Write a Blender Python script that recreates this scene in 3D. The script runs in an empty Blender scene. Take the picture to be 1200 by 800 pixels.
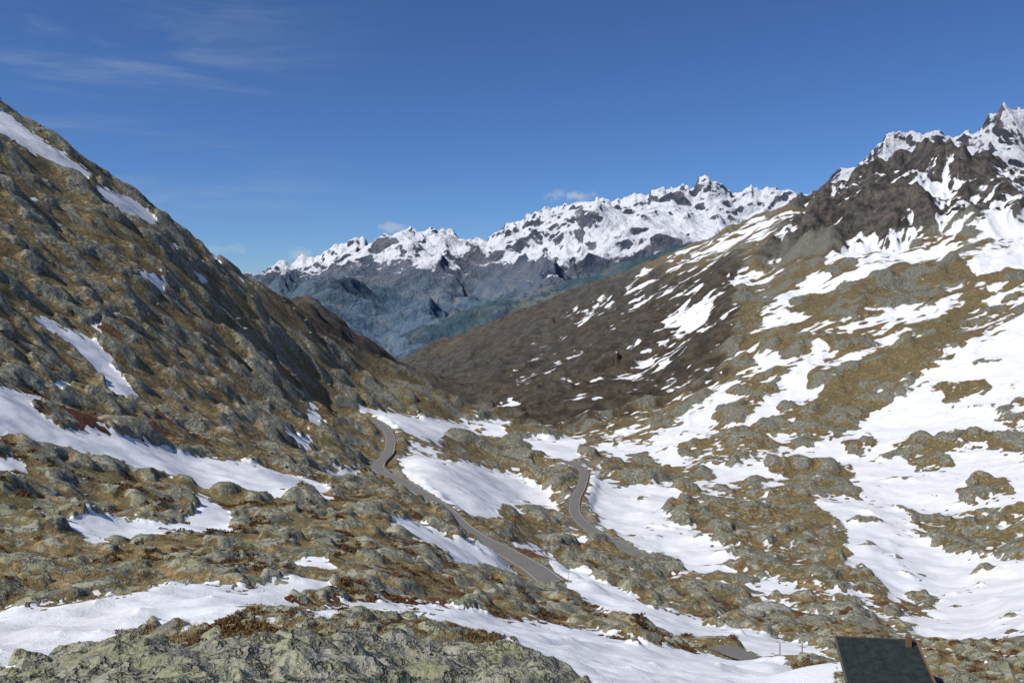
import bpy, math
import numpy as np
rng = np.random.default_rng(7)
scene = bpy.context.scene

# ------------------------------------------------------------------ noise
_ang = rng.random(256) * 2 * np.pi
GX = np.cos(_ang).astype(np.float32); GY = np.sin(_ang).astype(np.float32)
def _hash(ix, iy, seed):
    h = ix.astype(np.uint32) * np.uint32(374761393) + iy.astype(np.uint32) * np.uint32(668265263) + np.uint32((seed * 2246822519) % 4294967296)
    h = (h ^ (h >> np.uint32(13))) * np.uint32(1274126177)
    return (h ^ (h >> np.uint32(16))) & np.uint32(255)
def perlin(x, y, seed=0):
    x0 = np.floor(x); y0 = np.floor(y)
    fx = (x - x0).astype(np.float32); fy = (y - y0).astype(np.float32)
    ix = x0.astype(np.int64); iy = y0.astype(np.int64)
    def g(dx, dy):
        h = _hash(ix + dx, iy + dy, seed)
        return GX[h] * (fx - dx) + GY[h] * (fy - dy)
    sx = fx * fx * fx * (fx * (fx * 6 - 15) + 10); sy = fy * fy * fy * (fy * (fy * 6 - 15) + 10)
    a = g(0, 0); b = g(1, 0); c = g(0, 1); d = g(1, 1)
    return ((a + sx * (b - a)) * (1 - sy) + (c + sx * (d - c)) * sy) * 1.5
def sst(a, b, x):
    t = np.clip((x - a) / (b - a), 0, 1); return t * t * (3 - 2 * t)
def rot(x, y, k):
    a = 0.7 * k + 0.3; c, s = math.cos(a), math.sin(a)
    return x * c - y * s + 13.7 * k, x * s + y * c - 7.3 * k

# ------------------------------------------------------------------ terrain design
# image columns: pixel x (600 = due north) -> (estimated distance, pixel y, 340 = level)
cols = {
 -700: [(5,1000),(12,860),(40,660),(80,500),(130,330),(200,150),(300,0),(500,-150),(900,-150),(2000,100)],
 -350: [(5,980),(12,850),(40,690),(80,550),(130,420),(200,290),(300,150),(500,-20),(700,-60),(1100,20),(2000,200)],
 0:   [(5,960),(12,840),(20,790),(27,760),(40,705),(60,630),(90,550),(130,470),(200,375),(300,282),(450,190),(600,129),(850,165),(1400,300),(3000,420)],
 75:  [(60,640),(110,545),(200,440),(350,305),(500,225),(630,171),(850,200)],
 150: [(5,950),(12,825),(17,775),(27,748),(40,700),(70,635),(110,575),(160,510),(300,382),(450,300),(660,227),(900,260),(1500,350),(3000,440)],
 225: [(70,640),(120,585),(170,535),(320,430),(500,350),(740,284),(950,310)],
 300: [(5,950),(12,820),(17,755),(27,725),(40,702),(70,645),(130,590),(200,540),(350,475),(550,408),(860,333),(1100,360),(1600,400),(3000,450)],
 350: [(300,520),(500,465),(700,418),(960,369),(1150,390),(1600,352),(2100,375),(3000,440)],
 400: [(5,950),(12,840),(18,770),(30,735),(45,705),(80,645),(150,595),(250,563),(400,525),(560,490),(750,447),(1050,401),(1250,420),(1750,387),(2300,430),(3500,470)],
 440: [(800,472),(950,445),(1150,424),(1400,440),(1900,408),(2500,440),(3500,455)],
 500: [(5,960),(12,850),(20,790),(32,745),(50,712),(90,662),(150,628),(250,590),(400,545),(600,505),(900,475),(1200,452),(1500,466),(2600,445),(3500,411),(4500,480)],
 545: [(900,500),(1200,480),(1450,482),(2200,440),(3400,392),(4500,460)],
 600: [(5,970),(12,870),(22,795),(35,755),(60,735),(100,705),(160,680),(215,657),(300,625),(450,588),(650,545),(900,508),(1250,482),(1700,448),(2400,405),(3300,370),(4500,440)],
 650: [(300,650),(500,592),(900,515),(1400,460),(2300,395),(3000,355),(4500,440)],
 700: [(5,980),(12,890),(25,805),(50,765),(90,730),(150,700),(230,670),(350,632),(500,590),(700,545),(1000,500),(1400,450),(2000,390),(2900,336),(4300,400)],
 775: [(1300,440),(1900,360),(2750,306),(4000,380)],
 850: [(5,990),(12,910),(25,835),(50,790),(85,766),(130,742),(210,705),(320,655),(450,605),(650,550),(900,490),(1200,420),(1700,340),(2600,278),(4000,350)],
 925: [(1200,390),(1700,318),(2350,246),(3600,320)],
 1000:[(5,1000),(12,930),(25,855),(50,805),(110,762),(220,715),(330,655),(500,590),(700,530),(900,460),(1200,370),(1600,298),(2100,220),(3200,290)],
 1050:[(1600,284),(2000,206),(3000,280)],
 1100:[(5,1010),(12,940),(25,865),(45,815),(100,772),(200,742),(300,692),(450,612),(650,530),(900,430),(1200,345),(1600,287),(1900,192),(2900,270)],
 1150:[(1500,282),(1880,204),(2900,260)],
 1200:[(5,1020),(12,950),(30,865),(60,795),(120,762),(220,705),(350,640),(500,570),(700,490),(900,405),(1200,322),(1500,280),(1850,220),(2800,270)],
 1550:[(5,1030),(12,950),(60,800),(150,700),(300,600),(500,470),(900,320),(1400,220),(1900,150),(2900,240)],
 1900:[(5,1030),(12,950),(60,800),(150,690),(300,560),(500,400),(900,240),(1400,140),(1900,90),(2900,240)],
}
P = []
for x, l in cols.items():
    for (Y, y) in l: P.append((x, y, Y))
    if l[0][0] == 5 or x in (-700, 1900): P.append((x, 470, 5300))
roadA = [(392,504,600),(412,493,622),(430,490,610),(447,497,570),(457,512,515),(455,530,460),(443,548,400),(475,566,360),(515,592,300),(548,622,250),(590,645,215),(625,665,190),(658,691,163)]
roadB = [(652,538,680),(672,543,625),(684,552,585),(682,568,530),(674,585,475),(675,603,425),(698,624,372),(730,640,340),(765,657,315)]
roadC = [(835,765,88),(860,768,84),(885,772,80),(912,776,76),(938,781,71)]
for r in (roadA, roadB): P += r
P = np.array(P, float)
pu = (P[:, 0] - 600) / 1000; pv = np.log(P[:, 2]); pw = (340 - P[:, 1]) / 1000
SU = 3.0
def K(d2): return 0.5 * d2 * np.log(d2 + 1e-12)
n = len(P)
D2 = ((pu[:, None] - pu[None]) * SU) ** 2 + (pv[:, None] - pv[None]) ** 2
A = np.zeros((n + 3, n + 3)); A[:n, :n] = K(D2) + np.eye(n) * 0.002
Q = np.stack([np.ones(n), pu * SU, pv], 1); A[:n, n:] = Q; A[n:, :n] = Q.T
sol = np.linalg.solve(A, np.concatenate([pw, np.zeros(3)]))
cu = np.linspace(-1.32, 1.32, 300); cv = np.linspace(math.log(4.8), math.log(5350), 320)
CU, CV = np.meshgrid(cu, cv, indexing='ij')
W = sol[n] + sol[n + 1] * CU * SU + sol[n + 2] * CV
for i in range(n):
    W += sol[i] * K(((CU - pu[i]) * SU) ** 2 + (CV - pv[i]) ** 2)
def cmat(g, q):
    h = g[1] - g[0]; t = (q - g[0]) / h
    i = np.clip(np.floor(t).astype(int), 1, len(g) - 3); f = t - i
    M = np.zeros((len(q), len(g)))
    r = np.arange(len(q))
    M[r, i - 1] += -0.5 * f + f**2 - 0.5 * f**3
    M[r, i] += 1 - 2.5 * f**2 + 1.5 * f**3
    M[r, i + 1] += 0.5 * f + 2 * f**2 - 1.5 * f**3
    M[r, i + 2] += -0.5 * f**2 + 0.5 * f**3
    return M
us = np.concatenate([np.linspace(-1.3, -0.68, 90, endpoint=False), np.linspace(-0.68, 0.68, 1100), np.linspace(0.68, 1.3, 91)[1:]])
vs = np.linspace(math.log(5), math.log(5200), 1480)
Wf = cmat(cu, us) @ W @ cmat(cv, vs).T
U, V = np.meshgrid(us, vs, indexing='ij')
Y = np.exp(V); X = U * Y
nu, nv = U.shape
bx = (U * 1000 + 600); by = (340 - Wf * 1000)

# ------------------------------------------------------------------ snow and rock zones
GW, GH = 600, 420
gx, gy = np.meshgrid(np.arange(GW) * 2 + 1.0, np.arange(GH) * 2 + 1.0)
def poly(pts):
    ins = np.zeros(gx.shape, bool); m = len(pts)
    for i in range(m):
        x1, y1 = pts[i]; x2, y2 = pts[(i + 1) % m]
        if y1 == y2: continue
        c = ((gy < y1) != (gy < y2)) & (gx < (x2 - x1) * (gy - y1) / (y2 - y1) + x1)
        ins ^= c
    return ins
def blur(M, k):
    for _ in range(k):
        Pd = np.pad(M, 1, mode='edge')
        M = (Pd[:-2, 1:-1] + Pd[2:, 1:-1] + Pd[1:-1, :-2] + Pd[1:-1, 2:] + 2 * Pd[1:-1, 1:-1]) / 6
    return M
S = np.zeros((GH, GW)) + 0.0
zones = [
 (0.47, [(610,530),(680,500),(760,470),(850,430),(880,380),(930,320),(1000,290),(1100,262),(1200,245),(1200,840),(1000,840),(960,800),(900,730),(800,690),(700,620),(620,560)]),
 (0.41, [(640,372),(700,332),(760,305),(850,270),(930,225),(960,290),(900,350),(850,380),(760,390),(690,385)]),
 (0.55, [(690,345),(760,308),(850,272),(925,228),(880,275),(800,318),(720,352)]),
 (0.40, [(420,480),(520,490),(600,490),(700,540),(760,640),(700,650),(600,620),(500,560),(450,530)]),
 (0.44, [(930,225),(985,205),(1100,172),(1200,205),(1200,262),(1100,264),(1000,275),(950,290)]),
 (0.32, [(560,440),(640,385),(760,385),(870,370),(850,440),(760,480),(700,505),(620,500)]),
]
for v_, p_ in zones: S[poly(p_)] = v_
S = blur(S, 12)
snow = [
 [(0,124),(12,134),(40,157),(75,178),(112,208),(105,214),(85,205),(60,190),(30,176),(12,164),(0,158)],
 [(114,214),(150,230),(190,256),(184,265),(145,248),(118,229)],
 [(20,228),(47,235),(42,241),(22,236)], [(186,280),(220,290),(203,298)], [(160,314),(202,330),(192,340),(163,327)],
 [(213,306),(246,328),(236,332)], [(238,292),(268,305),(255,314)], [(100,378),(125,381),(118,390)], [(270,318),(300,336),(285,334)],
 [(35,366),(70,382),(112,398),(138,430),(158,460),(150,478),(115,466),(128,455),(105,427),(80,404),(50,387)],
 [(0,449),(55,463),(42,480),(75,500),(150,512),(230,533),(330,551),(380,567),(404,583),(350,581),(250,575),(150,549),(90,529),(30,513),(0,503)],
 [(58,445),(98,458),(72,463)], [(0,535),(28,540),(12,557),(0,558)],
 [(72,610),(120,603),(200,616),(240,597),(278,603),(272,619),(230,629),(190,634),(110,636),(80,623)],
 [(222,576),(240,580),(275,602),(250,612)], [(357,477),(375,483),(384,505),(364,504)], [(333,507),(367,511),(362,527),(340,522)],
 [(335,655),(395,651),(390,665),(350,669)],
 [(0,712),(60,708),(150,698),(200,683),(290,686),(370,677),(402,692),(330,706),(270,722),(340,724),(400,706),(450,700),(520,710),(600,725),(680,732),(760,752),(850,766),(905,772),(965,802),(980,840),(720,840),(690,800),(640,774),(560,746),(480,722),(420,718),(380,728),(300,736),(220,741),(150,745),(80,765),(30,786),(0,795)],
 [(450,610),(490,610),(530,628),(592,652),(598,668),(550,670),(512,644),(480,627)],
 [(640,664),(690,673),(730,692),(800,712),(830,732),(900,742),(960,762),(985,778),(900,771),(840,756),(770,742),(700,708),(660,692)],
 [(598,630),(652,648),(635,658),(600,646)], [(716,662),(760,668),(784,690),(745,682)],
 [(485,528),(530,543),(560,537),(600,552),(640,578),(660,602),(600,592),(560,612),(520,592),(480,562),(466,545)],
 [(405,468),(450,482),(520,492),(600,496),(585,511),(520,514),(470,507),(440,490)],
 [(578,478),(607,468),(607,482),(585,486)], [(610,513),(692,510),(682,535),(660,541),(620,531)],
 [(692,558),(760,563),(805,580),(772,600),(802,620),(855,640),(875,660),(830,677),(780,660),(742,640),(704,613),(690,590)],
 [(955,588),(1050,588),(1080,622),(1200,652),(1200,742),(1110,757),(1060,736),(1040,690),(1000,650),(958,642)],
 [(868,505),(897,468),(928,440),(956,398),(976,402),(950,442),(922,472),(892,507)],
 [(930,340),(1000,313),(1100,288),(1200,272),(1200,318),(1120,332),(1050,346),(980,360),(900,387),(888,375)],
 [(1000,272),(1023,266),(1002,300),(962,312)], [(1095,262),(1200,240),(1200,268),(1100,278)],
 [(1060,440),(1100,425),(1200,370),(1200,470),(1130,498),(1050,522),(950,560),(850,562),(815,545),(900,540),(1000,505),(1030,470)],
 [(776,376),(832,348),(822,370),(790,387)], [(883,420),(912,413),(906,433),(888,433)],
 [(700,520),(760,520),(830,470),(850,448),(868,453),(822,502),(792,542),(740,547)],
 [(965,665),(1005,655),(1010,690),(975,700)], [(1000,540),(1200,520),(1200,600),(1100,590),(1000,575)],
 [(890,680),(930,670),(950,690),(900,700)], [(635,436),(650,434),(645,446)], [(380,550),(430,556),(425,566),(385,560)],
 [(905,285),(940,262),(950,268),(915,300)], [(850,330),(885,312),(870,335)], [(1060,235),(1075,200),(1080,240)], [(820,400),(850,392),(840,408)],
 [(1150,225),(1175,210),(1185,240)], [(985,240),(1010,225),(1000,250)], [(765,420),(785,416),(775,430)], [(690,470),(712,466),(700,476)],
]
bare = [
 [(940,345),(1040,313),(1130,316),(1145,330),(1050,350),(960,372),(925,368)],
 [(1040,400),(1130,342),(1175,350),(1110,400),(1090,420),(1040,475),(975,505),(935,492),(965,450)],
 [(788,598),(868,570),(940,580),(992,620),(992,662),(900,657),(828,632)],
 [(1145,505),(1180,499),(1200,510),(1200,530),(1150,524)], [(1068,627),(1120,605),(1190,625),(1200,652),(1120,647)],
 [(880,660),(950,643),(1022,680),(990,692),(920,682)],
 [(716,684),(830,680),(900,708),(1050,745),(1062,764),(950,757),(850,733),(760,710)],
 [(700,548),(760,532),(805,548),(790,565),(720,570)], [(900,550),(960,540),(1010,560),(930,575)],
 [(500,520),(560,500),(620,520),(650,560),(600,555),(540,540)], [(560,605),(640,615),(720,665),(700,675),(620,640),(550,622)],
 [(1030,705),(1090,700),(1100,715),(1050,722)], [(1090,455),(1150,440),(1165,455),(1110,470)], [(1100,385),(1160,372),(1150,395),(1110,402)],
 [(1060,535),(1100,528),(1120,545),(1075,552)], [(1120,575),(1180,560),(1190,578),(1135,590)], [(985,520),(1020,505),(1030,520),(1000,535)],
]
Ms = S.copy()
for p_ in snow:
    cxm = np.mean([q[0] for q in p_]); cym = np.mean([q[1] for q in p_])
    Ms[poly(p_)] = (0.84 if cym > 550 else 0.80) if (cxm > 690 and cym < 700) else 1.0
for p_ in bare: Ms[poly(p_)] = 0.2
Ms = blur(Ms, 2)
Z1 = np.zeros((GH, GW))
Z1[poly([(900,310),(925,255),(955,218),(985,204),(1060,160),(1100,140),(1200,170),(1200,258),(1130,268),(1050,276),(970,292)])] = 1.0
Z1 = blur(Z1, 22)
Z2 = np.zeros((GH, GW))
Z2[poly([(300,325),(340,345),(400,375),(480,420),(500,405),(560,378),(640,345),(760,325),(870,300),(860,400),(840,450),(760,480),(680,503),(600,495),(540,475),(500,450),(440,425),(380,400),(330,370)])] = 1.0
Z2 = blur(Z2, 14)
def samp(M, x, y):
    fx = np.clip((x - 1) / 2, 0, GW - 1.001); fy = np.clip((y - 1) / 2, 0, GH - 1.001)
    ix = fx.astype(int); iy = fy.astype(int); tx = fx - ix; ty = fy - iy
    return (M[iy, ix] * (1 - tx) * (1 - ty) + M[iy, ix + 1] * tx * (1 - ty) + M[iy + 1, ix] * (1 - tx) * ty + M[iy + 1, ix + 1] * tx * ty).astype(np.float32)

# ------------------------------------------------------------------ relief
lY = np.log2(Y)
rightslope = (sst(650, 1100, Y) * sst(-0.06, 0.12, U)).astype(np.float32)
rel = np.zeros_like(Y); rk = np.zeros_like(Y); sn = np.zeros_like(Y); rks = np.zeros_like(Y)
def window(k, lo, hi):
    t = k - lY
    return np.clip(t - lo, 0, 1) * np.clip(hi - t, 0, 1)
H_s = np.zeros_like(Y); H_r = np.zeros_like(Y)
nearf = 1 - sst(250, 700, Y)
for k in range(-5, 10):
    L = 2.0 ** k
    wgt = window(k, -9.4, -2.3)
    m = wgt > 0
    if not m.any(): continue
    ii = np.where(m.any(0))[0]; sl = slice(ii[0], ii[-1] + 1)
    xx, yy = rot(X[:, sl], Y[:, sl], k + 6)
    nz = perlin(xx / L, yy / L, k + 20)
    an = perlin(X[:, sl] / (L * 2.8) + 3.1 * k, Y[:, sl] / L - X[:, sl] * 0.25 / L, k + 50)
    R = rightslope[:, sl]
    nz2 = nz * (1 - 0.65 * R) + an * 0.95 * R
    t = (k - lY[:, sl])
    big = np.clip((t + 8.0) / 3.6, 0, 1) ** 1.3
    g = wgt[:, sl]
    H_s[:, sl] += g * big * (0.080 + 0.035 * nearf[:, sl] + 0.04 * R) * L * nz2
    rdg = 0.45 - np.abs(perlin(xx / L + 9, yy / L - 4, k + 90)) * 1.6
    rb = np.clip((t + 9.0) / 4.0, 0.12, 1)
    H_r[:, sl] += g * rb * L * (0.068 * rdg + 0.032 * nz)
    wr = np.clip(1 - np.abs(t + 4.6) / 2.2, 0, 1)
    rel[:, sl] += wr * nz2
    wn = np.clip(1 - np.abs(t + 6.2) / 2.6, 0, 1)
    sn[:, sl] += wn * nz2
    rkn = perlin(xx / L + 31, yy / L + 17, k + 130)
    rk[:, sl] += np.clip(1 - np.abs(t + 5.0) / 2.7, 0, 1) * rkn
    rks[:, sl] += np.clip(1 - np.abs(t + 4.5) / 2.1, 0, 1) * rkn
qx = bx + 9 * rel.astype(np.float32) ; qy = by + 6 * sn
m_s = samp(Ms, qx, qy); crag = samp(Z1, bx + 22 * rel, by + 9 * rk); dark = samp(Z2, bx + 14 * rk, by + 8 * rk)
m_sm = samp(blur(Ms, 3), bx + 9 * rel, by)
# ribs and gullies running down the crag
acr = X * 0.86 - Y * 0.5; alo = X * 0.5 + Y * 0.86
rib = np.zeros_like(Y); ribh = np.zeros_like(Y); Lr = 190.0; kk = 0
jr = np.where((Y > 900).any(0))[0]; slr = slice(jr[0], nv)
aw = acr[:, slr] + 40 * perlin(acr[:, slr] / 260, alo[:, slr] / 260, 611)
while Lr > 9:
    r_ = 0.72 - 2.4 * np.abs(perlin(aw / Lr + kk * 3.3, alo[:, slr] / (Lr * 2.6) + kk, 600 + kk))
    ribh[:, slr] += 0.17 * Lr * r_
    if kk < 4: rib[:, slr] += r_ * (0.75 ** kk)
    Lr *= 0.55; kk += 1
rfar = rightslope
cragw = samp(blur(Z1, 10), bx, by)
Z_rib = ribh * np.clip(cragw * 1.05 + 0.26 * rfar, 0, 1.05)
rghtm = sst(0.02, 0.12, U) * sst(150, 300, Y)
Sv = m_s + (0.26 + 0.14 * rghtm) * sn - (0.34 + 0.06 * rghtm) * rel - 0.34 * rib * cragw - 0.10 * rib * rfar
Sv = np.where(m_s > 0.9, (Sv - 0.75) * 0.5 + 0.75, Sv)
lsl = sst(0.02, -0.08, U) * sst(110, 220, Y)
rock = np.clip(0.45 - 0.05 * lsl + 0.66 * rk + 0.28 * rel + 0.30 * crag - 0.06 * sst(500, 1500, Y) * (1 - crag), 0, 1)
fgr = sst(736, 758, by - np.abs(bx - 330) * 0.03) * sst(760, 640, bx)
rock = np.maximum(rock, fgr * 0.95)
# relief is shaped by the broad masks only, so edges stay rounded
snowcov = sst(0.25, 0.72, m_sm - 0.36 * rel)
rfac = sst(0.36, 0.68, np.maximum(0.45 - 0.05 * lsl + 0.75 * rks + 0.28 * rel + 0.3 * crag, fgr))
Z = Wf * Y + H_s * (1 - 0.35 * snowcov) + H_r * (0.16 + 0.95 * rfac + 1.3 * cragw + 0.8 * fgr) * (1 - 0.96 * snowcov) + Z_rib
knob = rfac * (1 - snowcov) * (1 - crag)
Z += knob * 0.0036 * np.minimum(Y, 900)
Sv -= 0.75 * knob * sst(0.3, 0.6, m_s)          # raised rock stands clear of the snow
# ------------------------------------------------------------------ roads
def road_line(r, step=2.0):
    a = np.array(r, float); X3 = np.stack([(a[:, 0] - 600) / 1000 * a[:, 2], a[:, 2], (340 - a[:, 1]) / 1000 * a[:, 2]], 1)
    out = []
    for i in range(len(X3) - 1):
        p0 = X3[max(i - 1, 0)]; p1 = X3[i]; p2 = X3[i + 1]; p3 = X3[min(i + 2, len(X3) - 1)]
        m = max(2, int(np.linalg.norm(p2 - p1) / step))
        for t in np.arange(m) / m:
            out.append(0.5 * ((2 * p1) + (-p0 + p2) * t + (2 * p0 - 5 * p1 + 4 * p2 - p3) * t * t + (-p0 + 3 * p1 - 3 * p2 + p3) * t**3))
    out.append(X3[-1]); out = np.array(out)
    for _ in range(6): out[1:-1, 2] = (out[:-2, 2] + 2 * out[1:-1, 2] + out[2:, 2]) / 4
    return out
def gz(x, y):
    iu = np.argmin(np.abs(us - x / y)); iv = np.argmin(np.abs(vs - math.log(y))); return Z[iu, iv]
lines = [road_line(roadA), road_line(roadB), road_line(roadC, 0.8)]
for p in lines[2]: p[2] = gz(p[0], p[1]) + 0.25
for _ in range(12): lines[2][1:-1, 2] = (lines[2][:-2, 2] + 2 * lines[2][1:-1, 2] + lines[2][2:, 2]) / 4
HW = [2.8, 2.8, 1.3]
for li, ln in enumerate(lines):
    hw = HW[li]; main = li < 2
    nL = len(ln); ends = np.minimum(np.arange(nL), np.arange(nL)[::-1]) * (2.0 if main else 0.8)
    keep = sst(0, 16 if main else 4, ends)                    # the road disappears under snow and turf at both ends
    m = (Y > ln[:, 1].min() - 25) & (Y < ln[:, 1].max() + 25) & (X > ln[:, 0].min() - 25) & (X < ln[:, 0].max() + 25)
    ids = np.where(m.ravel())[0]
    fx = X.ravel()[ids]; fy = Y.ravel()[ids]
    bd = np.full(len(ids), 1e9); bz = np.zeros(len(ids)); bk = np.zeros(len(ids))
    for p, kp in zip(ln, keep):
        d = (fx - p[0]) ** 2 + (fy - p[1]) ** 2
        c = d < bd; bd[c] = d[c]; bz[c] = p[2]; bk[c] = kp
    bd = np.sqrt(bd)
    f = (1 - sst(hw + 1.2, hw + 8.4, bd)) if main else (1 - sst(hw + 0.3, hw + 2.5, bd))
    zr = Z.ravel(); zr[ids] = zr[ids] * (1 - f) + (bz - (0.35 if main else 0.2) + (1 - bk) * (1.4 if main else 0.35)) * f
    if main:
        br = perlin(fx / 16, fy / 16, 801) + 0.6 * perlin(fx / 6, fy / 6, 802)
        zr[ids] += np.exp(-((bd - 8.0) / 2.6) ** 2) * np.clip(0.6 + 1.4 * br, 0, 2.4) * sst(3.6, 5.0, bd)
    Z = zr.reshape(Z.shape)
    s_ = Sv.ravel(); s_[ids] = s_[ids] - 1.2 * (1 - sst(hw + 0.2, hw + (1.3 if main else 0.6), bd)) * bk; Sv = s_.reshape(Sv.shape)

# hut terrace
hutc = (17.8, 41.0); hz = -19.4
d = np.sqrt((X - hutc[0]) ** 2 + (Y - hutc[1]) ** 2); f = 1 - sst(3.2, 7.5, d); Z = Z * (1 - f) + hz * f
dXu = np.gradient(X, axis=0); dZu = np.gradient(Z, axis=0)
dXv = np.gradient(X, axis=1); dYv = np.gradient(Y, axis=1); dZv = np.gradient(Z, axis=1)
nx = -dZu * dYv; ny = -(dXu * dZv - dZu * dXv); nzz = dXu * dYv
nrm = np.sqrt(nx**2 + ny**2 + nzz**2); slope = np.abs(nzz) / nrm
steep = 1 - slope
Sv = Sv - 0.9 * np.clip(steep - 0.27, 0, 1)
rock2 = np.clip(rock + 0.6 * np.clip(steep - 0.20, -0.1, 0.5), 0, 1)

def grid_mesh(name, X, Y, Z, attrs, mat):
    a, b = X.shape
    me = bpy.data.meshes.new(name)
    me.vertices.add(a * b)
    me.vertices.foreach_set('co', np.stack([X, Y, Z], -1).astype(np.float32).ravel())
    i = np.arange(a * b, dtype=np.int32).reshape(a, b)
    q = np.stack([i[:-1, :-1], i[1:, :-1], i[1:, 1:], i[:-1, 1:]], -1).reshape(-1, 4)
    me.loops.add(q.size); me.loops.foreach_set('vertex_index', q.ravel())
    me.polygons.add(len(q)); me.polygons.foreach_set('loop_start', np.arange(0, q.size, 4, dtype=np.int32))
    me.polygons.foreach_set('use_smooth', np.ones(len(q), bool))
    me.update(calc_edges=True)
    for k_, v_ in attrs.items():
        at = me.attributes.new(k_, 'FLOAT', 'POINT'); at.data.foreach_set('value', v_.astype(np.float32).ravel())
    ob = bpy.data.objects.new(name, me); scene.collection.objects.link(ob); me.materials.append(mat)
    return ob

# ------------------------------------------------------------------ node helpers
class NT:
    def __init__(s, name):
        s.m = bpy.data.materials.new(name); s.m.use_nodes = True; s.t = s.m.node_tree; s.t.nodes.clear()
        s.out = s.t.nodes.new('ShaderNodeOutputMaterial'); s.b = s.t.nodes.new('ShaderNodeBsdfPrincipled')
        s.t.links.new(s.b.outputs[0], s.out.inputs[0]); s.b.inputs['Roughness'].default_value = 0.9
        s.b.inputs['Specular IOR Level'].default_value = 0.15
        s.geo = s.t.nodes.new('ShaderNodeNewGeometry').outputs['Position']
    def put(s, sock, v):
        if hasattr(v, 'is_output'): s.t.links.new(v, sock)
        elif isinstance(v, (tuple, list)): sock.default_value = tuple(v) + ((1,) if len(v) == 3 and sock.type == 'RGBA' else ())
        else: sock.default_value = v
    def attr(s, n):
        a = s.t.nodes.new('ShaderNodeAttribute'); a.attribute_name = n; return a.outputs['Fac']
    def noise(s, scale, detail=4, rough=0.55, dist=0, vec=None, off=None):
        x = s.t.nodes.new('ShaderNodeTexNoise'); x.inputs['Scale'].default_value = scale; x.inputs['Detail'].default_value = detail
        x.inputs['Roughness'].default_value = rough; x.inputs['Distortion'].default_value = dist
        v = vec if vec is not None else s.geo
        if off is not None:
            vm = s.t.nodes.new('ShaderNodeVectorMath'); vm.operation = 'ADD'; s.t.links.new(v, vm.inputs[0]); vm.inputs[1].default_value = off; v = vm.outputs[0]
        s.t.links.new(v, x.inputs['Vector']); return x.outputs['Fac']
    def vor(s, scale, feature='DISTANCE_TO_EDGE', vec=None):
        x = s.t.nodes.new('ShaderNodeTexVoronoi'); x.feature = feature; x.inputs['Scale'].default_value = scale
        s.t.links.new(vec if vec is not None else s.geo, x.inputs['Vector']); return x.outputs['Distance']
    def math(s, op, a, b=0.0, c=None, clamp=False):
        x = s.t.nodes.new('ShaderNodeMath'); x.operation = op; x.use_clamp = clamp
        s.put(x.inputs[0], a); s.put(x.inputs[1], b)
        if c is not None: s.put(x.inputs[2], c)
        return x.outputs[0]
    def step(s, v, a, b, lo=0.0, hi=1.0):
        x = s.t.nodes.new('ShaderNodeMapRange'); x.interpolation_type = 'SMOOTHSTEP'
        s.put(x.inputs['Value'], v); x.inputs['From Min'].default_value = a; x.inputs['From Max'].default_value = b
        x.inputs['To Min'].default_value = lo; x.inputs['To Max'].default_value = hi; return x.outputs[0]
    def lerp(s, f, a, b):
        x = s.t.nodes.new('ShaderNodeMix'); x.data_type = 'FLOAT'; s.put(x.inputs[0], f); s.put(x.inputs[2], a); s.put(x.inputs[3], b); return x.outputs[0]
    def mix(s, f, a, b, mode='MIX'):
        x = s.t.nodes.new('ShaderNodeMix'); x.data_type = 'RGBA'; x.blend_type = mode
        s.put(x.inputs['Factor'], f); s.put(x.inputs[6], a); s.put(x.inputs[7], b)
        return x.outputs[2]
    def bump(s, h, dist, strength=1.0, nrm=None):
        x = s.t.nodes.new('ShaderNodeBump'); s.put(x.inputs['Height'], h); x.inputs['Distance'].default_value = dist; s.put(x.inputs['Strength'], strength)
        if nrm is not None: s.t.links.new(nrm, x.inputs['Normal'])
        return x.outputs[0]
    def color(s, c): s.put(s.b.inputs['Base Color'], c)
    def normal(s, nn): s.t.links.new(nn, s.b.inputs['Normal'])

# terrain material
t = NT('alpine_ground')
nS = t.attr('snow'); nR = t.attr('rock'); nC = t.attr('crag'); nD = t.attr('dark'); nF = t.attr('dist')
n_mid = t.noise(0.13, 6, 0.66); n_fine = t.noise(1.3, 5, 0.68); n_mic = t.noise(11.0, 4, 0.7)
n_a = t.noise(0.04, 7, 0.7, off=(40, 11, 5)); n_b = t.noise(0.5, 5, 0.7, off=(9, 71, 5))
near = t.lerp(t.step(nF, 0.25, 0.6), n_fine, n_mid)
far = t.lerp(t.step(nF, 0.65, 0.95), near, n_a)
sfac = t.math('ADD', nS, t.math('MULTIPLY', t.math('SUBTRACT', far, 0.5), 0.75))
sfac = t.step(sfac, 0.47, 0.53)
rfacn = t.math('ADD', nR, t.math('MULTIPLY', t.math('SUBTRACT', t.lerp(0.5, far, n_b), 0.5), 1.1))
rfacn = t.step(rfacn, 0.48, 0.58)
grass = t.mix(t.step(n_b, 0.38, 0.62), (0.12, 0.098, 0.045), (0.31, 0.23, 0.118))
grass = t.mix(t.step(n_mid, 0.45, 0.63), grass, t.mix(n_fine, (0.08, 0.077, 0.036), (0.22, 0.18, 0.09)))
grass = t.mix(t.step(n_fine, 0.55, 0.75), grass, (0.42, 0.33, 0.19))
shr = t.step(t.math('ADD', n_a, t.math('MULTIPLY', n_fine, 0.12)), 0.61, 0.66)
shr = t.math('MULTIPLY', shr, t.step(nF, 0.75, 0.45))
grass = t.mix(shr, grass, t.mix(n_mic, (0.03, 0.014, 0.008), (0.16, 0.06, 0.028)))
rockc = t.mix(t.step(n_b, 0.3, 0.7), (0.17, 0.167, 0.138), (0.44, 0.43, 0.36))
lich = t.step(t.math('ADD', n_fine, t.math('MULTIPLY', n_mic, 0.4)), 0.62, 0.78)
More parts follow.
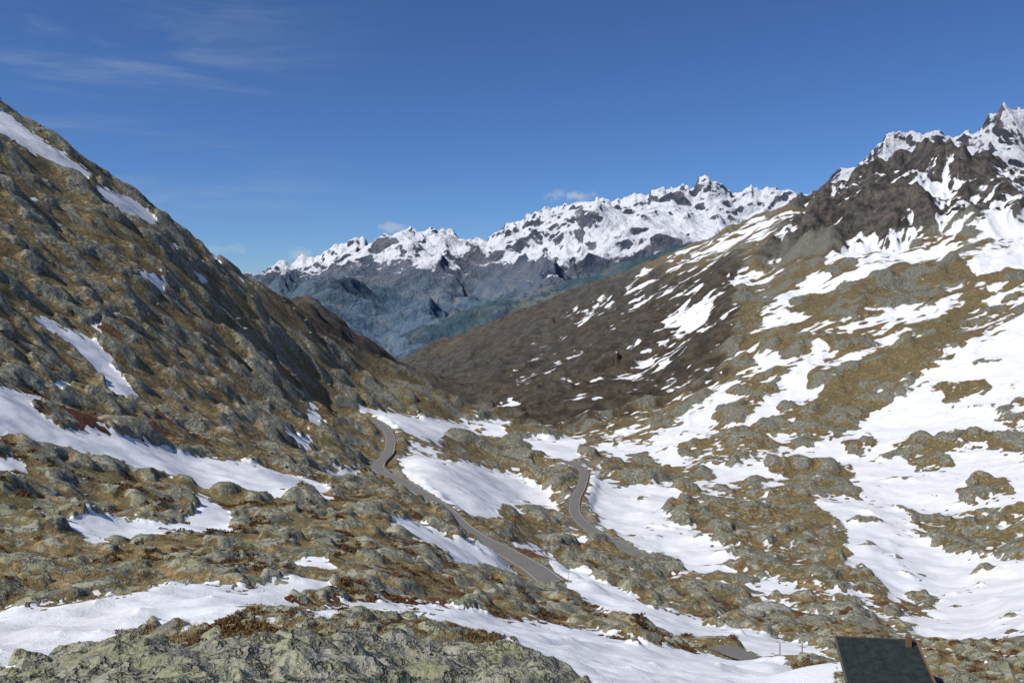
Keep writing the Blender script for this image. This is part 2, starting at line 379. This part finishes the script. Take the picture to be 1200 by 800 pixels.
rockc = t.mix(t.math('MULTIPLY', lich, t.step(nF, 0.2, 0.7, 0.65, 0.3)), rockc, (0.36, 0.37, 0.19))
crack = t.step(t.math('ABSOLUTE', t.math('SUBTRACT', n_b, 0.5)), 0.0, 0.03, 0.75, 0.0)
rockc = t.mix(crack, rockc, (0.035, 0.033, 0.028))
rockc = t.mix(t.step(n_mic, 0.35, 0.7, 0.45, 0.0), rockc, (0.07, 0.066, 0.055))
gnd = t.mix(rfacn, grass, rockc)
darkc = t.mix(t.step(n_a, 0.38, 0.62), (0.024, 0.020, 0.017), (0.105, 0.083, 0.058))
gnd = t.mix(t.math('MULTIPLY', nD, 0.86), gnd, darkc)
cragc = t.mix(t.step(n_a, 0.38, 0.62), (0.028, 0.025, 0.024), (0.15, 0.122, 0.10))
gnd = t.mix(t.math('MULTIPLY', nC, 0.92), gnd, cragc)
gnd = t.mix(t.step(nF, 0.8, 1.0, 0.0, 0.12), gnd, (0.14, 0.18, 0.24))  # slight blue distance haze mixed into the colour of the farthest ground
snc = t.mix(t.step(n_mid, 0.35, 0.70), (0.70, 0.72, 0.76), (0.62, 0.625, 0.64))
snc = t.mix(t.step(n_fine, 0.58, 0.84, 0.0, 0.35), snc, (0.46, 0.44, 0.41))
t.color(t.mix(sfac, gnd, snc))
inv = t.step(nS, 0.6, 0.4, 0.16, 1.0)
hgt = t.math('ADD', t.math('MULTIPLY', n_fine, 0.6), t.math('MULTIPLY', n_mic, 0.06))
hgt = t.math('SUBTRACT', hgt, t.math('MULTIPLY', crack, 0.12))
b1 = t.bump(t.math('MULTIPLY', hgt, inv), 0.7, 0.9)
b2 = t.bump(t.math('ADD', t.math('MULTIPLY', n_mid, t.step(nF, 0.35, 0.7, 0, 5.0)), t.math('MULTIPLY', n_a, t.step(nF, 0.6, 0.95, 0.0, 22.0))), 1.0, inv, b1)
t.normal(b2)
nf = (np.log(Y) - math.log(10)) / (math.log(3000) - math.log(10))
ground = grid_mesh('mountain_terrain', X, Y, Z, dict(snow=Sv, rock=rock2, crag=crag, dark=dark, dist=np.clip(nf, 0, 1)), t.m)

# ------------------------------------------------------------------ far ranges
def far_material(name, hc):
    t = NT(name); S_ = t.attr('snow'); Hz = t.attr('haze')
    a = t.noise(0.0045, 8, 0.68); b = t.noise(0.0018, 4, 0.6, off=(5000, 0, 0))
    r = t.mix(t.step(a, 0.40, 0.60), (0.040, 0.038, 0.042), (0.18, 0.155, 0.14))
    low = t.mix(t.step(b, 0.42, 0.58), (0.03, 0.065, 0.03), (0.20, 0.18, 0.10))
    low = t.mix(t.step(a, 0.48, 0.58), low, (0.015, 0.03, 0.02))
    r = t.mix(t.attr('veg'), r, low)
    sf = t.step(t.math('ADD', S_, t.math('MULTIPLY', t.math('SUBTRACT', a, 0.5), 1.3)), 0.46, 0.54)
    col = t.mix(Hz, r, hc)  # aerial haze painted into the base colour, no real atmosphere
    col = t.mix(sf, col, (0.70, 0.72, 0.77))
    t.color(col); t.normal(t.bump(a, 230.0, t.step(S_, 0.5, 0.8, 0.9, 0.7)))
    t.b.inputs['Specular IOR Level'].default_value = 0.0
    return t.m
def mountain_range(name, crest, Yf, Yc, yfoot, u0, u1, nc, nr, seed, snowline, haze, Lmax, amp, pw_=2.0, jag=3.0, hc=(0.24, 0.35, 0.50), cap=0.80):
    cx = np.array([c[0] for c in crest], float); cy = np.array([c[1] for c in crest], float)
    u = np.linspace(u0, u1, nc); wc = (340 - np.interp(u * 1000 + 600, cx, cy)) / 1000
    for q_, (l_, a_) in enumerate([(0.022, 1.0), (0.011, 0.6), (0.005, 0.3)]):
        wc += jag * a_ * 0.001 * (0.5 - 2.0 * np.abs(perlin(u / l_ + 50, u * 0 + 0.37 + q_, seed + 900 + q_)))
    kw = int(0.04 / (u[1] - u[0])); ker = np.hanning(2 * kw + 1); ker /= ker.sum()
    wsm = np.convolve(np.pad(wc, kw, mode='edge'), ker, mode='valid') - 0.003
    s = np.linspace(0, 1.3, nr); Ug, Sg = np.meshgrid(u, s, indexing='ij')
    Yg = Yf + (Yc - Yf) * Sg; Xg = Ug * Yg
    zf = (340 - yfoot) / 1000 * Yf
    near_c = np.exp(-((Sg - 1) / 0.06) ** 2)
    zc = (wsm[:, None] * (1 - near_c) + wc[:, None] * near_c) * Yc
    p = 0.30 * Sg + 0.70 * Sg ** pw_
    Zg = np.where(Sg <= 1, zf + (zc - zf) * p, zc - (Sg - 1) * (Yc - Yf) * 0.7)
    env = np.clip(Sg * 3, 0, 1) * (1 - 0.80 * np.exp(-((Sg - 1) / 0.07) ** 2))
    H = np.zeros_like(Zg); L = Lmax; k = 0
    wx = Xg + 0.15 * Lmax * perlin(Xg / Lmax * 1.7, Yg / Lmax * 1.7, seed + 5); wy = Yg + 0.15 * Lmax * perlin(Xg / Lmax * 1.7 + 40, Yg / Lmax * 1.7, seed + 6)
    pr = np.ones_like(Zg)
    while L > 18:
        xx, yy = rot(wx, wy, k + seed); r = 1 - np.abs(perlin(xx / L, yy / L * 0.7, seed + k)) * 2.2
        H += amp * L * (r - 0.45) * (pr if k else 1) * (env if L > 500 else np.clip(env + 0.5, 0, 1)) * (1.45 if 200 < L < 900 else (0.9 if L < 200 else 1)); pr = np.clip(r * 1.2, 0.3, 1); L *= 0.52; k += 1
    Zg = Zg + H
    gu = np.gradient(Zg, axis=0) / np.gradient(Xg, axis=0); gs = np.gradient(Zg, axis=1) / np.gradient(Yg, axis=1)
    st = np.sqrt(gu ** 2 + gs ** 2)
    big = perlin(Xg / 1300, Yg / 1300, seed + 77)
    sv = 0.5 + (Zg - snowline) / 600 + 0.30 * big - 0.35 * np.clip(st - 0.7, -0.5, 1.5)
    sv = np.minimum(sv, cap - 0.36 * np.clip(st - 0.50, 0, 2))
    veg = sst(snowline + 50, snowline - 450, Zg + 150 * big)
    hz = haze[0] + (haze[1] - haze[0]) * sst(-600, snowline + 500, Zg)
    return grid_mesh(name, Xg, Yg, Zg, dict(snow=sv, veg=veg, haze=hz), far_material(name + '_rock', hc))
crestC = [(-300,345),(100,335),(290,324),(320,321),(340,318),(352,306),(365,299),(385,293),(400,286),(418,281),(430,284),(440,291),(462,284),(478,278),(490,271),(505,267),(520,272),(540,281),(556,284),(568,286),(585,272),(600,263),(622,253),(640,246),(650,240),(662,238),(672,240),(688,233),(700,227),(710,234),(722,228),(735,233),(748,226),(760,228),(772,219),(785,224),(800,214),(812,213),(822,206),(832,212),(848,219),(860,228),(872,224),(880,216),(890,226),(902,220),(915,228),(935,224),(960,232),(1000,250),(1100,240),(1300,230),(1600,240)]
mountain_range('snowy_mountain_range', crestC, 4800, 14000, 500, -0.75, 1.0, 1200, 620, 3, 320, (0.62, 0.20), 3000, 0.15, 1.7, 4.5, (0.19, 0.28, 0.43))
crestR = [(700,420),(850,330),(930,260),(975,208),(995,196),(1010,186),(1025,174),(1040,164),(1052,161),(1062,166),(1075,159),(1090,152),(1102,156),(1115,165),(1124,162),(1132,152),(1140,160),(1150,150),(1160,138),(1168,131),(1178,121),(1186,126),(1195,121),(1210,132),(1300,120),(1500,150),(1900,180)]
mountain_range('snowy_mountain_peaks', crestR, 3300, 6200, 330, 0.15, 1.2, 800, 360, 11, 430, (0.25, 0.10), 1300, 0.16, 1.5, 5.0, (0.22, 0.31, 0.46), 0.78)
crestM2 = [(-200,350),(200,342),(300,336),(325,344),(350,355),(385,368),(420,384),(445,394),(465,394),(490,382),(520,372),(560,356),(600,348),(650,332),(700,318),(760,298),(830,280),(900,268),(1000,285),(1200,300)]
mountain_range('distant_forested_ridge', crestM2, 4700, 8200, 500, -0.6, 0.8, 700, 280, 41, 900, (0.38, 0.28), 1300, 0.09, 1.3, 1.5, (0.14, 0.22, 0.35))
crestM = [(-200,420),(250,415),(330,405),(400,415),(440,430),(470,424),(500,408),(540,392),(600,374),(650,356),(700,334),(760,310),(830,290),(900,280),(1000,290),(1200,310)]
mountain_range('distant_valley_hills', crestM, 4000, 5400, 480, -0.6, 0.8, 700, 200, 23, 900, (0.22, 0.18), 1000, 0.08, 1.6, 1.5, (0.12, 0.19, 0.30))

# ------------------------------------------------------------------ road surface
def ribbon(name, ln, offs, mat, dz=0.0, parent=None):
    tg = np.gradient(ln[:, :2], axis=0); tg /= np.linalg.norm(tg, axis=1)[:, None]
    nn = np.stack([tg[:, 1], -tg[:, 0]], 1)
    Xr = np.stack([ln[:, 0] + nn[:, 0] * o for o, h in offs], 0); Yr = np.stack([ln[:, 1] + nn[:, 1] * o for o, h in offs], 0)
    Zr = np.stack([ln[:, 2] + h + dz for o, h in offs], 0)
    ob = grid_mesh(name, Xr, Yr, Zr, {}, mat)
    for p in ob.data.polygons: p.use_smooth = False
    if parent: ob.parent = parent
    return ob
r = NT('asphalt'); a = r.noise(0.25, 6, 0.6); b = r.noise(3, 5, 0.7)
r.color(r.mix(a, r.mix(b, (0.09, 0.09, 0.09), (0.15, 0.145, 0.14)), (0.19, 0.18, 0.165))); r.normal(r.bump(b, 0.02, 0.5))
wl = NT('road_paint'); wl.color(wl.mix(wl.noise(2, 5), (0.7, 0.7, 0.68), (0.45, 0.45, 0.43)))
stn = NT('stone_masonry'); v = stn.vor(1.6); c = stn.noise(1.2, 6, 0.65)
stn.color(stn.mix(stn.step(v, 0.0, 0.08), (0.04, 0.04, 0.035), stn.mix(c, (0.08, 0.075, 0.065), (0.24, 0.225, 0.19)))); stn.normal(stn.bump(stn.step(v, 0, 0.12), 0.06, 0.8))
for i, ln in enumerate(lines[:2]):
    e = bpy.data.objects.new('mountain_road', None); scene.collection.objects.link(e)
    ribbon('asphalt_surface', ln, [(-2.8, 0), (-1.0, 0.04), (1.0, 0.04), (2.8, 0)], r.m, 0, e)
    for sgn in (-1, 1):
        ribbon('edge_line', ln, [(sgn * 2.6 - 0.05, 0.012), (sgn * 2.6 + 0.05, 0.012)], wl.m, 0.006, e)
        ribbon('kerb', ln, [(sgn * 2.8, -1.2), (sgn * 2.8, 0.12), (sgn * 3.0, 0.12), (sgn * 3.3, -1.8)], stn.m, 0, e)
ribbon('service_track', lines[2], [(-1.3, 0), (-0.4, 0.03), (0.4, 0.03), (1.3, 0)], r.m)
seg = lines[0][(lines[0][:, 1] > 385) & (lines[0][:, 1] < 470)]
ribbon('retaining_wall', seg, [(-3.1, -3.0), (-3.1, 0.8), (-3.5, 0.8), (-3.65, -4.0)], stn.m)

# ------------------------------------------------------------------ scatter helpers
def icos():
    import bmesh
    bm = bmesh.new(); bmesh.ops.create_icosphere(bm, subdivisions=2, radius=1)
    vv = np.array([v.co[:] for v in bm.verts]); ff = np.array([[v.index for v in f.verts] for f in bm.faces]); bm.free(); return vv, ff
IV, IF = icos()
def rockshape(seed):
    g = np.random.default_rng(seed); v = IV.copy()
    for _ in range(9):
        nrm_ = g.normal(size=3); nrm_ /= np.linalg.norm(nrm_); dd = g.uniform(0.45, 0.85)
        k = np.clip(v @ nrm_ - dd, 0, None); v -= k[:, None] * nrm_
    v *= np.array([g.uniform(0.8, 1.4), g.uniform(0.8, 1.3), g.uniform(0.4, 0.7)])
    return v + g.normal(size=v.shape) * 0.02
def tri_mesh(name, V_, F_, mat, smooth=False):
    me = bpy.data.meshes.new(name); me.vertices.add(len(V_)); me.vertices.foreach_set('co', V_.astype(np.float32).ravel())
    me.loops.add(F_.size); me.loops.foreach_set('vertex_index', F_.astype(np.int32).ravel())
    me.polygons.add(len(F_)); me.polygons.foreach_set('loop_start', np.arange(0, F_.size, F_.shape[1], dtype=np.int32))
    me.update(calc_edges=True); me.materials.append(mat)
    ob = bpy.data.objects.new(name, me); scene.collection.objects.link(ob); return ob
bm_ = NT('boulder_rock'); a = bm_.noise(1.5, 6, 0.7); b = bm_.noise(7, 5, 0.7)
bm_.color(bm_.mix(bm_.step(b, 0.55, 0.7, 0, 0.6), bm_.mix(bm_.step(a, 0.3, 0.7), (0.13, 0.125, 0.10), (0.36, 0.34, 0.28)), (0.32, 0.32, 0.16))); bm_.normal(bm_.bump(a, 0.25, 0.8))
shapes = [rockshape(s_) for s_ in range(14)]
Xf, Yf_, Zf_, Sf, Rf, Uf = X.ravel(), Y.ravel(), Z.ravel(), Sv.ravel(), rock2.ravel(), U.ravel()
def pick(mask, n_): 
    c = np.where(mask)[0]; return rng.choice(c, min(n_, len(c)), replace=False)
allr = np.concatenate(lines)[::2]
ids = pick((np.abs(Uf) < 0.66) & (Yf_ > 16) & (Yf_ < 1100) & (Sf < 0.58) & (Rf > 0.42), 2600)
VV, FF = [], []; off = 0
for j in ids:
    p = np.array([Xf[j], Yf_[j], Zf_[j]])
    if ((allr[:, 0] - p[0]) ** 2 + (allr[:, 1] - p[1]) ** 2).min() < 30: continue
    if math.hypot(p[0] - hutc[0], p[1] - hutc[1]) < 4.5: continue
    sz = (0.0011 + 0.0034 * rng.random() ** 4) * p[1] * rng.uniform(0.6, 1.2)
    sz = min(sz, 2.4); a_ = rng.uniform(0, 6.28); c_, s_ = math.cos(a_), math.sin(a_)
    v = shapes[rng.integers(14)] * sz; v = np.stack([v[:, 0] * c_ - v[:, 1] * s_, v[:, 0] * s_ + v[:, 1] * c_, v[:, 2]], 1) + p
    VV.append(v); FF.append(IF + off); off += len(v)
tri_mesh('boulders', np.concatenate(VV), np.concatenate(FF), bm_.m)

lb = NT('pale_boulder_rock'); a = lb.noise(0.9, 7, 0.7); lb.color(lb.mix(lb.step(a, 0.35, 0.65), (0.16, 0.155, 0.14), (0.38, 0.37, 0.33))); lb.normal(lb.bump(a, 0.6, 0.9))
def ground_z(x, y):
    iu = np.argmin(np.abs(us - x / y)); iv = np.argmin(np.abs(vs - math.log(y))); return Z[iu, iv]
for (bxp, Yb, sx, sz, sd_, mt) in [(905, 205, 5.4, 4.2, 3, lb.m), (880, 170, 3.0, 3.2, 5, bm_.m)]:
    xb = (bxp - 600) / 1000 * Yb
    v = rockshape(sd_) * np.array([sx, sx * 0.8, sz]) + np.array([xb, Yb, ground_z(xb, Yb) + sz * 0.3])
    tri_mesh('large_boulder', v, IF, mt)

# dry grass tufts
gm = NT('dry_grass_blades'); a = gm.noise(0.8, 4, 0.6); b = gm.noise(14, 2)
gm.color(gm.mix(a, gm.mix(b, (0.12, 0.10, 0.045), (0.28, 0.205, 0.095)), gm.mix(b, (0.28, 0.20, 0.09), (0.45, 0.35, 0.20))))
ids = pick((np.abs(Uf) < 0.68) & (Yf_ > 12) & (Yf_ < 130) & (Sf < 0.40) & (Rf < 0.52), 26000)
nb = 6; N = len(ids); base = np.stack([Xf[ids], Yf_[ids], Zf_[ids]], 1)
base = np.repeat(base, nb, 0); base[:, :2] += rng.normal(size=(N * nb, 2)) * 0.06
hh = rng.uniform(0.05, 0.16, N * nb); an_ = rng.uniform(0, 6.28, N * nb); wd = 0.008 + 0.00018 * base[:, 1]
dx = np.stack([np.cos(an_), np.sin(an_), 0 * an_], 1) * wd[:, None]
tip = np.stack([rng.normal(size=N * nb) * 0.07, rng.normal(size=N * nb) * 0.07, hh], 1)
base[:, 2] -= 0.03
V3 = np.stack([base - dx, base + dx, base + tip], 1).reshape(-1, 3)
tri_mesh('dry_grass', V3, np.arange(len(V3)).reshape(-1, 3), gm.m)
# dwarf shrubs
sm = NT('heather_leaves'); b = sm.noise(9, 3); a = sm.noise(0.5, 3)
sm.color(sm.mix(a, sm.mix(b, (0.04, 0.018, 0.010), (0.20, 0.07, 0.03)), sm.mix(b, (0.05, 0.04, 0.016), (0.15, 0.11, 0.04))))
shn = perlin(Xf / 9.0, Yf_ / 9.0, 401) + 0.5 * perlin(Xf / 2.5, Yf_ / 2.5, 402)
ids = pick((np.abs(Uf) < 0.68) & (Yf_ > 18) & (Yf_ < 220) & (Sf < 0.38) & (shn > 0.24) & (Rf < 0.60), 4600)
nb = 46; N = len(ids); base = np.repeat(np.stack([Xf[ids], Yf_[ids], Zf_[ids]], 1), nb, 0)
rad = np.repeat(rng.uniform(0.08, 0.26, N) * np.clip(Yf_[ids] / 45, 0.6, 2.2), nb)
dv = rng.normal(size=(N * nb, 3)); dv /= np.linalg.norm(dv, axis=1)[:, None]; dv[:, 2] = np.abs(dv[:, 2]) * 0.5; dv[:, :2] *= 1.3
c = base + dv * (rad * rng.uniform(0.5, 1.05, N * nb))[:, None]
e1 = rng.normal(size=(N * nb, 3)); e2 = rng.normal(size=(N * nb, 3)); sz = (rad * 0.17)[:, None]
V3 = np.stack([c - e1 * sz, c + e1 * sz * 0.5 + e2 * sz, c + e1 * sz - e2 * sz * 0.6], 1).reshape(-1, 3)
tri_mesh('alpine_shrubs', V3, np.arange(len(V3)).reshape(-1, 3), sm.m)

# ------------------------------------------------------------------ hut
def box(name, c, s, mat, parent, rz=0.0, bev=0.0):
    x, y, z = s[0] / 2, s[1] / 2, s[2] / 2
    v = [(-x,-y,-z),(x,-y,-z),(x,y,-z),(-x,y,-z),(-x,-y,z),(x,-y,z),(x,y,z),(-x,y,z)]
    me = bpy.data.meshes.new(name); me.from_pydata(v, [], [(0,3,2,1),(4,5,6,7),(0,1,5,4),(1,2,6,5),(2,3,7,6),(3,0,4,7)])
    me.materials.append(mat); ob = bpy.data.objects.new(name, me); scene.collection.objects.link(ob)
    ob.location = c; ob.rotation_euler[2] = rz; ob.parent = parent
    if bev: bv = ob.modifiers.new('b', 'BEVEL'); bv.width = bev; bv.segments = 2
    return ob
wood = NT('weathered_wood'); a = wood.noise(6, 6, 0.6); wood.color(wood.mix(a, (0.09, 0.05, 0.03), (0.22, 0.13, 0.08)))
rf = NT('metal_roof_sheet'); a = rf.noise(2.5, 6, 0.65); rf.color(rf.mix(rf.step(a, 0.35, 0.7), (0.016, 0.021, 0.018), (0.032, 0.038, 0.032))); rf.b.inputs['Roughness'].default_value = 0.55
rf.b.inputs['Specular IOR Level'].default_value = 0.3
trim = NT('roof_flashing'); trim.color(trim.mix(trim.noise(5, 4), (0.05, 0.055, 0.05), (0.11, 0.11, 0.10)))
hut = bpy.data.objects.new('stone_hut', None); scene.collection.objects.link(hut); hut.location = (hutc[0], hutc[1], hz); hut.rotation_euler[2] = math.radians(-14)
def slab(name, pts, th, mat):
    v = pts + [(p[0], p[1], p[2] - th) for p in pts]
    me = bpy.data.meshes.new(name); me.from_pydata(v, [], [(0,1,2,3),(7,6,5,4),(0,4,5,1),(1,5,6,2),(2,6,7,3),(3,7,4,0)]); me.materials.append(mat)
    ob = bpy.data.objects.new(name, me); scene.collection.objects.link(ob); ob.parent = hut; return ob
box('walls', (0, 0, 0.3), (3.1, 3.6, 1.9), stn.m, hut)
slab('roof', [(-1.85, -2.2, 1.35), (1.85, -2.2, 1.55), (1.85, 2.1, 1.95), (-1.85, 2.1, 1.75)], 0.12, rf.m)
slab('ridge_flashing', [(-1.9, 2.103, 1.79), (1.9, 2.103, 1.99), (1.9, 2.18, 1.98), (-1.9, 2.18, 1.78)], 0.16, trim.m)
slab('verge_board', [(1.853, -2.2, 1.60), (1.95, -2.2, 1.60), (1.95, 2.1, 2.0), (1.853, 2.1, 2.0)], 0.20, wood.m)
slab('verge_board', [(-1.93, -2.2, 1.38), (-1.853, -2.2, 1.38), (-1.853, 2.1, 1.79), (-1.93, 2.1, 1.79)], 0.18, trim.m)
box('door', (0.3, -1.82, 0.35), (0.8, 0.05, 1.6), wood.m, hut)
box('window', (1.57, 0.3, 0.6), (0.05, 0.6, 0.5), rf.m, hut)
box('chimney', (1.45, 1.5, 2.05), (0.26, 0.26, 0.7), wood.m, hut, 0, 0.02)
for k_ in range(7):
    x_ = -1.7 + k_ * 0.566; zf = 1.45 + (x_) * 0.054
    slab('roof_seam', [(x_ - .025, -2.19, zf + .032), (x_ + .025, -2.19, zf + .034), (x_ + .025, 2.09, zf + .434), (x_ - .025, 2.09, zf + .432)], 0.045, rf.m)

def pole(name, x, y, h, r_):
    e = bpy.data.objects.new(name, None); scene.collection.objects.link(e); z = ground_z(x, y); e.location = (x, y, z)
    bpy.ops.mesh.primitive_cone_add(vertices=10, radius1=r_, radius2=r_ * 0.8, depth=h + 0.6, location=(0, 0, h / 2 - 0.3)); o = bpy.context.object; o.name = 'post'; o.parent = e; o.data.materials.append(wood.m)
    box('cap', (0, 0, h + 0.05), (r_ * 2.6, r_ * 2.6, 0.12), wl.m, e)
for px_, Yp, hh_ in [(914, 80.2, 1.6), (940, 75.2, 1.3), (612, 212, 1.5), (666, 176, 1.5), (678, 455, 2.2)]:
    pole('snow_marker_pole', (px_ - 600) / 1000 * Yp, Yp, hh_, 0.05)
steel = NT('galvanised_steel'); steel.color(steel.mix(steel.noise(3, 4), (0.14, 0.14, 0.14), (0.22, 0.22, 0.22))); steel.b.inputs['Metallic'].default_value = 0.3
def strut(V_, F_, p, q, w_):
    p = np.array(p, float); q = np.array(q, float); d = q - p; d /= np.linalg.norm(d); a = np.cross(d, (0.3, 0.9, 0.2)); a /= np.linalg.norm(a); b = np.cross(d, a)
    o = len(V_)
    for c in (p, q):
        for s1, s2 in ((-1,-1),(1,-1),(1,1),(-1,1)): V_.append(tuple(c + (a * s1 + b * s2) * w_))
    for k_ in range(4): F_.append((o + k_, o + (k_ + 1) % 4, o + 4 + (k_ + 1) % 4, o + 4 + k_))
def pylon(x, y, H_):
    V_, F_ = [], []; lv = [0, .3, .55, .75, .9, 1.0]
    def w(t_): return H_ * 0.10 * (1 - t_) + H_ * 0.012
    for i_ in range(5):
        a_, b_ = lv[i_], lv[i_ + 1]; wa, wb = w(a_), w(b_)
        ca = [(-wa,-wa),(wa,-wa),(wa,wa),(-wa,wa)]; cb = [(-wb,-wb),(wb,-wb),(wb,wb),(-wb,wb)]
        for k_ in range(4):
            k2 = (k_ + 1) % 4
            strut(V_, F_, (*ca[k_], a_ * H_), (*cb[k_], b_ * H_), 0.16); strut(V_, F_, (*ca[k_], a_ * H_), (*cb[k2], b_ * H_), 0.09); strut(V_, F_, (*cb[k_], b_ * H_), (*cb[k2], b_ * H_), 0.09)
    for t_ in (0.76, 0.9): strut(V_, F_, (-H_ * .17, 0, H_ * t_), (H_ * .17, 0, H_ * t_), 0.15)
    me = bpy.data.meshes.new('power_pylon'); me.from_pydata(V_, [], F_); me.materials.append(steel.m)
    o = bpy.data.objects.new('power_pylon', me); scene.collection.objects.link(o); o.location = (x, y, ground_z(x, y) - 0.3)
pylon(0.487 * 1180, 1180, 21)

# ------------------------------------------------------------------ light and sky
az = math.radians(-120); el = math.radians(48)   # sun bearing measured clockwise from north (+Y)
from mathutils import Vector
sd = Vector((math.sin(az) * math.cos(el), math.cos(az) * math.cos(el), math.sin(el)))
L_ = bpy.data.lights.new('sun', 'SUN'); L_.energy = 5.0; L_.angle = math.radians(0.5); L_.color = (1.0, 0.955, 0.88)
lo = bpy.data.objects.new('sun', L_); scene.collection.objects.link(lo); lo.rotation_euler = (-sd).to_track_quat('-Z', 'Y').to_euler()
w = bpy.data.worlds.new('World'); scene.world = w; w.use_nodes = True; nt = w.node_tree
bg = nt.nodes['Background']; sky = nt.nodes.new('ShaderNodeTexSky'); sky.sky_type = 'NISHITA'; sky.sun_disc = False
sky.sun_elevation = el; sky.sun_rotation = az; sky.altitude = 2400; sky.air_density = 1.0; sky.dust_density = 0.4; sky.ozone_density = 4.0
bg.inputs[1].default_value = 0.084
class WN(NT):
    def __init__(s): s.t = nt; s.geo = nt.nodes.new('ShaderNodeTexCoord').outputs['Generated']
wn = WN()
mp = nt.nodes.new('ShaderNodeMapping'); nt.links.new(wn.geo, mp.inputs[0]); mp.inputs['Scale'].default_value = (2.2, 2.2, 14); mp.inputs['Rotation'].default_value = (0, math.radians(4), 0)
sp = nt.nodes.new('ShaderNodeSeparateXYZ'); nt.links.new(wn.geo, sp.inputs[0])
cir = wn.step(wn.noise(1.6, 9, 0.62, 0.5, vec=mp.outputs[0]), 0.46, 0.80, 0, 0.26)
cir = wn.math('MULTIPLY', cir, wn.step(sp.outputs[0], -0.10, -0.42)); cir = wn.math('MULTIPLY', cir, wn.step(sp.outputs[2], 0.02, 0.12))
def puff(x, y, rx, rz, st):
    v = Vector(((x - 600) / 1000, 1, (340 - y) / 1000)).normalized()
    dx = wn.math('DIVIDE', wn.math('SUBTRACT', sp.outputs[0], v.x), rx); dz = wn.math('DIVIDE', wn.math('SUBTRACT', sp.outputs[2], v.z), rz)
    d = wn.math('SQRT', wn.math('ADD', wn.math('MULTIPLY', dx, dx), wn.math('MULTIPLY', dz, dz)))
    d = wn.math('ADD', d, wn.math('MULTIPLY', wn.math('SUBTRACT', pn, 0.5), 3.0))
    return wn.math('MULTIPLY', wn.step(d, 1.0, 0.2), wn.step(sp.outputs[1], 0, 0.1, 0, st))
pn = wn.noise(45, 7, 0.65)
tot = cir
for a_ in [(456, 266, 0.020, 0.007, 0.45), (672, 230, 0.030, 0.010, 0.6), (350, 300, 0.014, 0.010, 0.4), (255, 292, 0.030, 0.008, 0.2)]:
    tot = wn.math('MAXIMUM', tot, puff(*a_))
skyc = wn.mix(1.0, sky.outputs[0], (0.60, 0.83, 1.15), 'MULTIPLY')
nt.links.new(wn.mix(tot, skyc, (6.6, 7.0, 7.6)), bg.inputs[0])

# ------------------------------------------------------------------ camera
cam = bpy.data.cameras.new('camera'); co = bpy.data.objects.new('camera', cam); scene.collection.objects.link(co)
co.location = (0, 0, 0); co.rotation_euler = (math.radians(90), 0, 0); cam.lens = 30; cam.sensor_width = 36; cam.shift_y = -0.05
cam.clip_start = 0.2; cam.clip_end = 60000; scene.camera = co
scene.view_settings.view_transform = 'Standard'; scene.view_settings.look = 'None'; scene.view_settings.exposure = 0
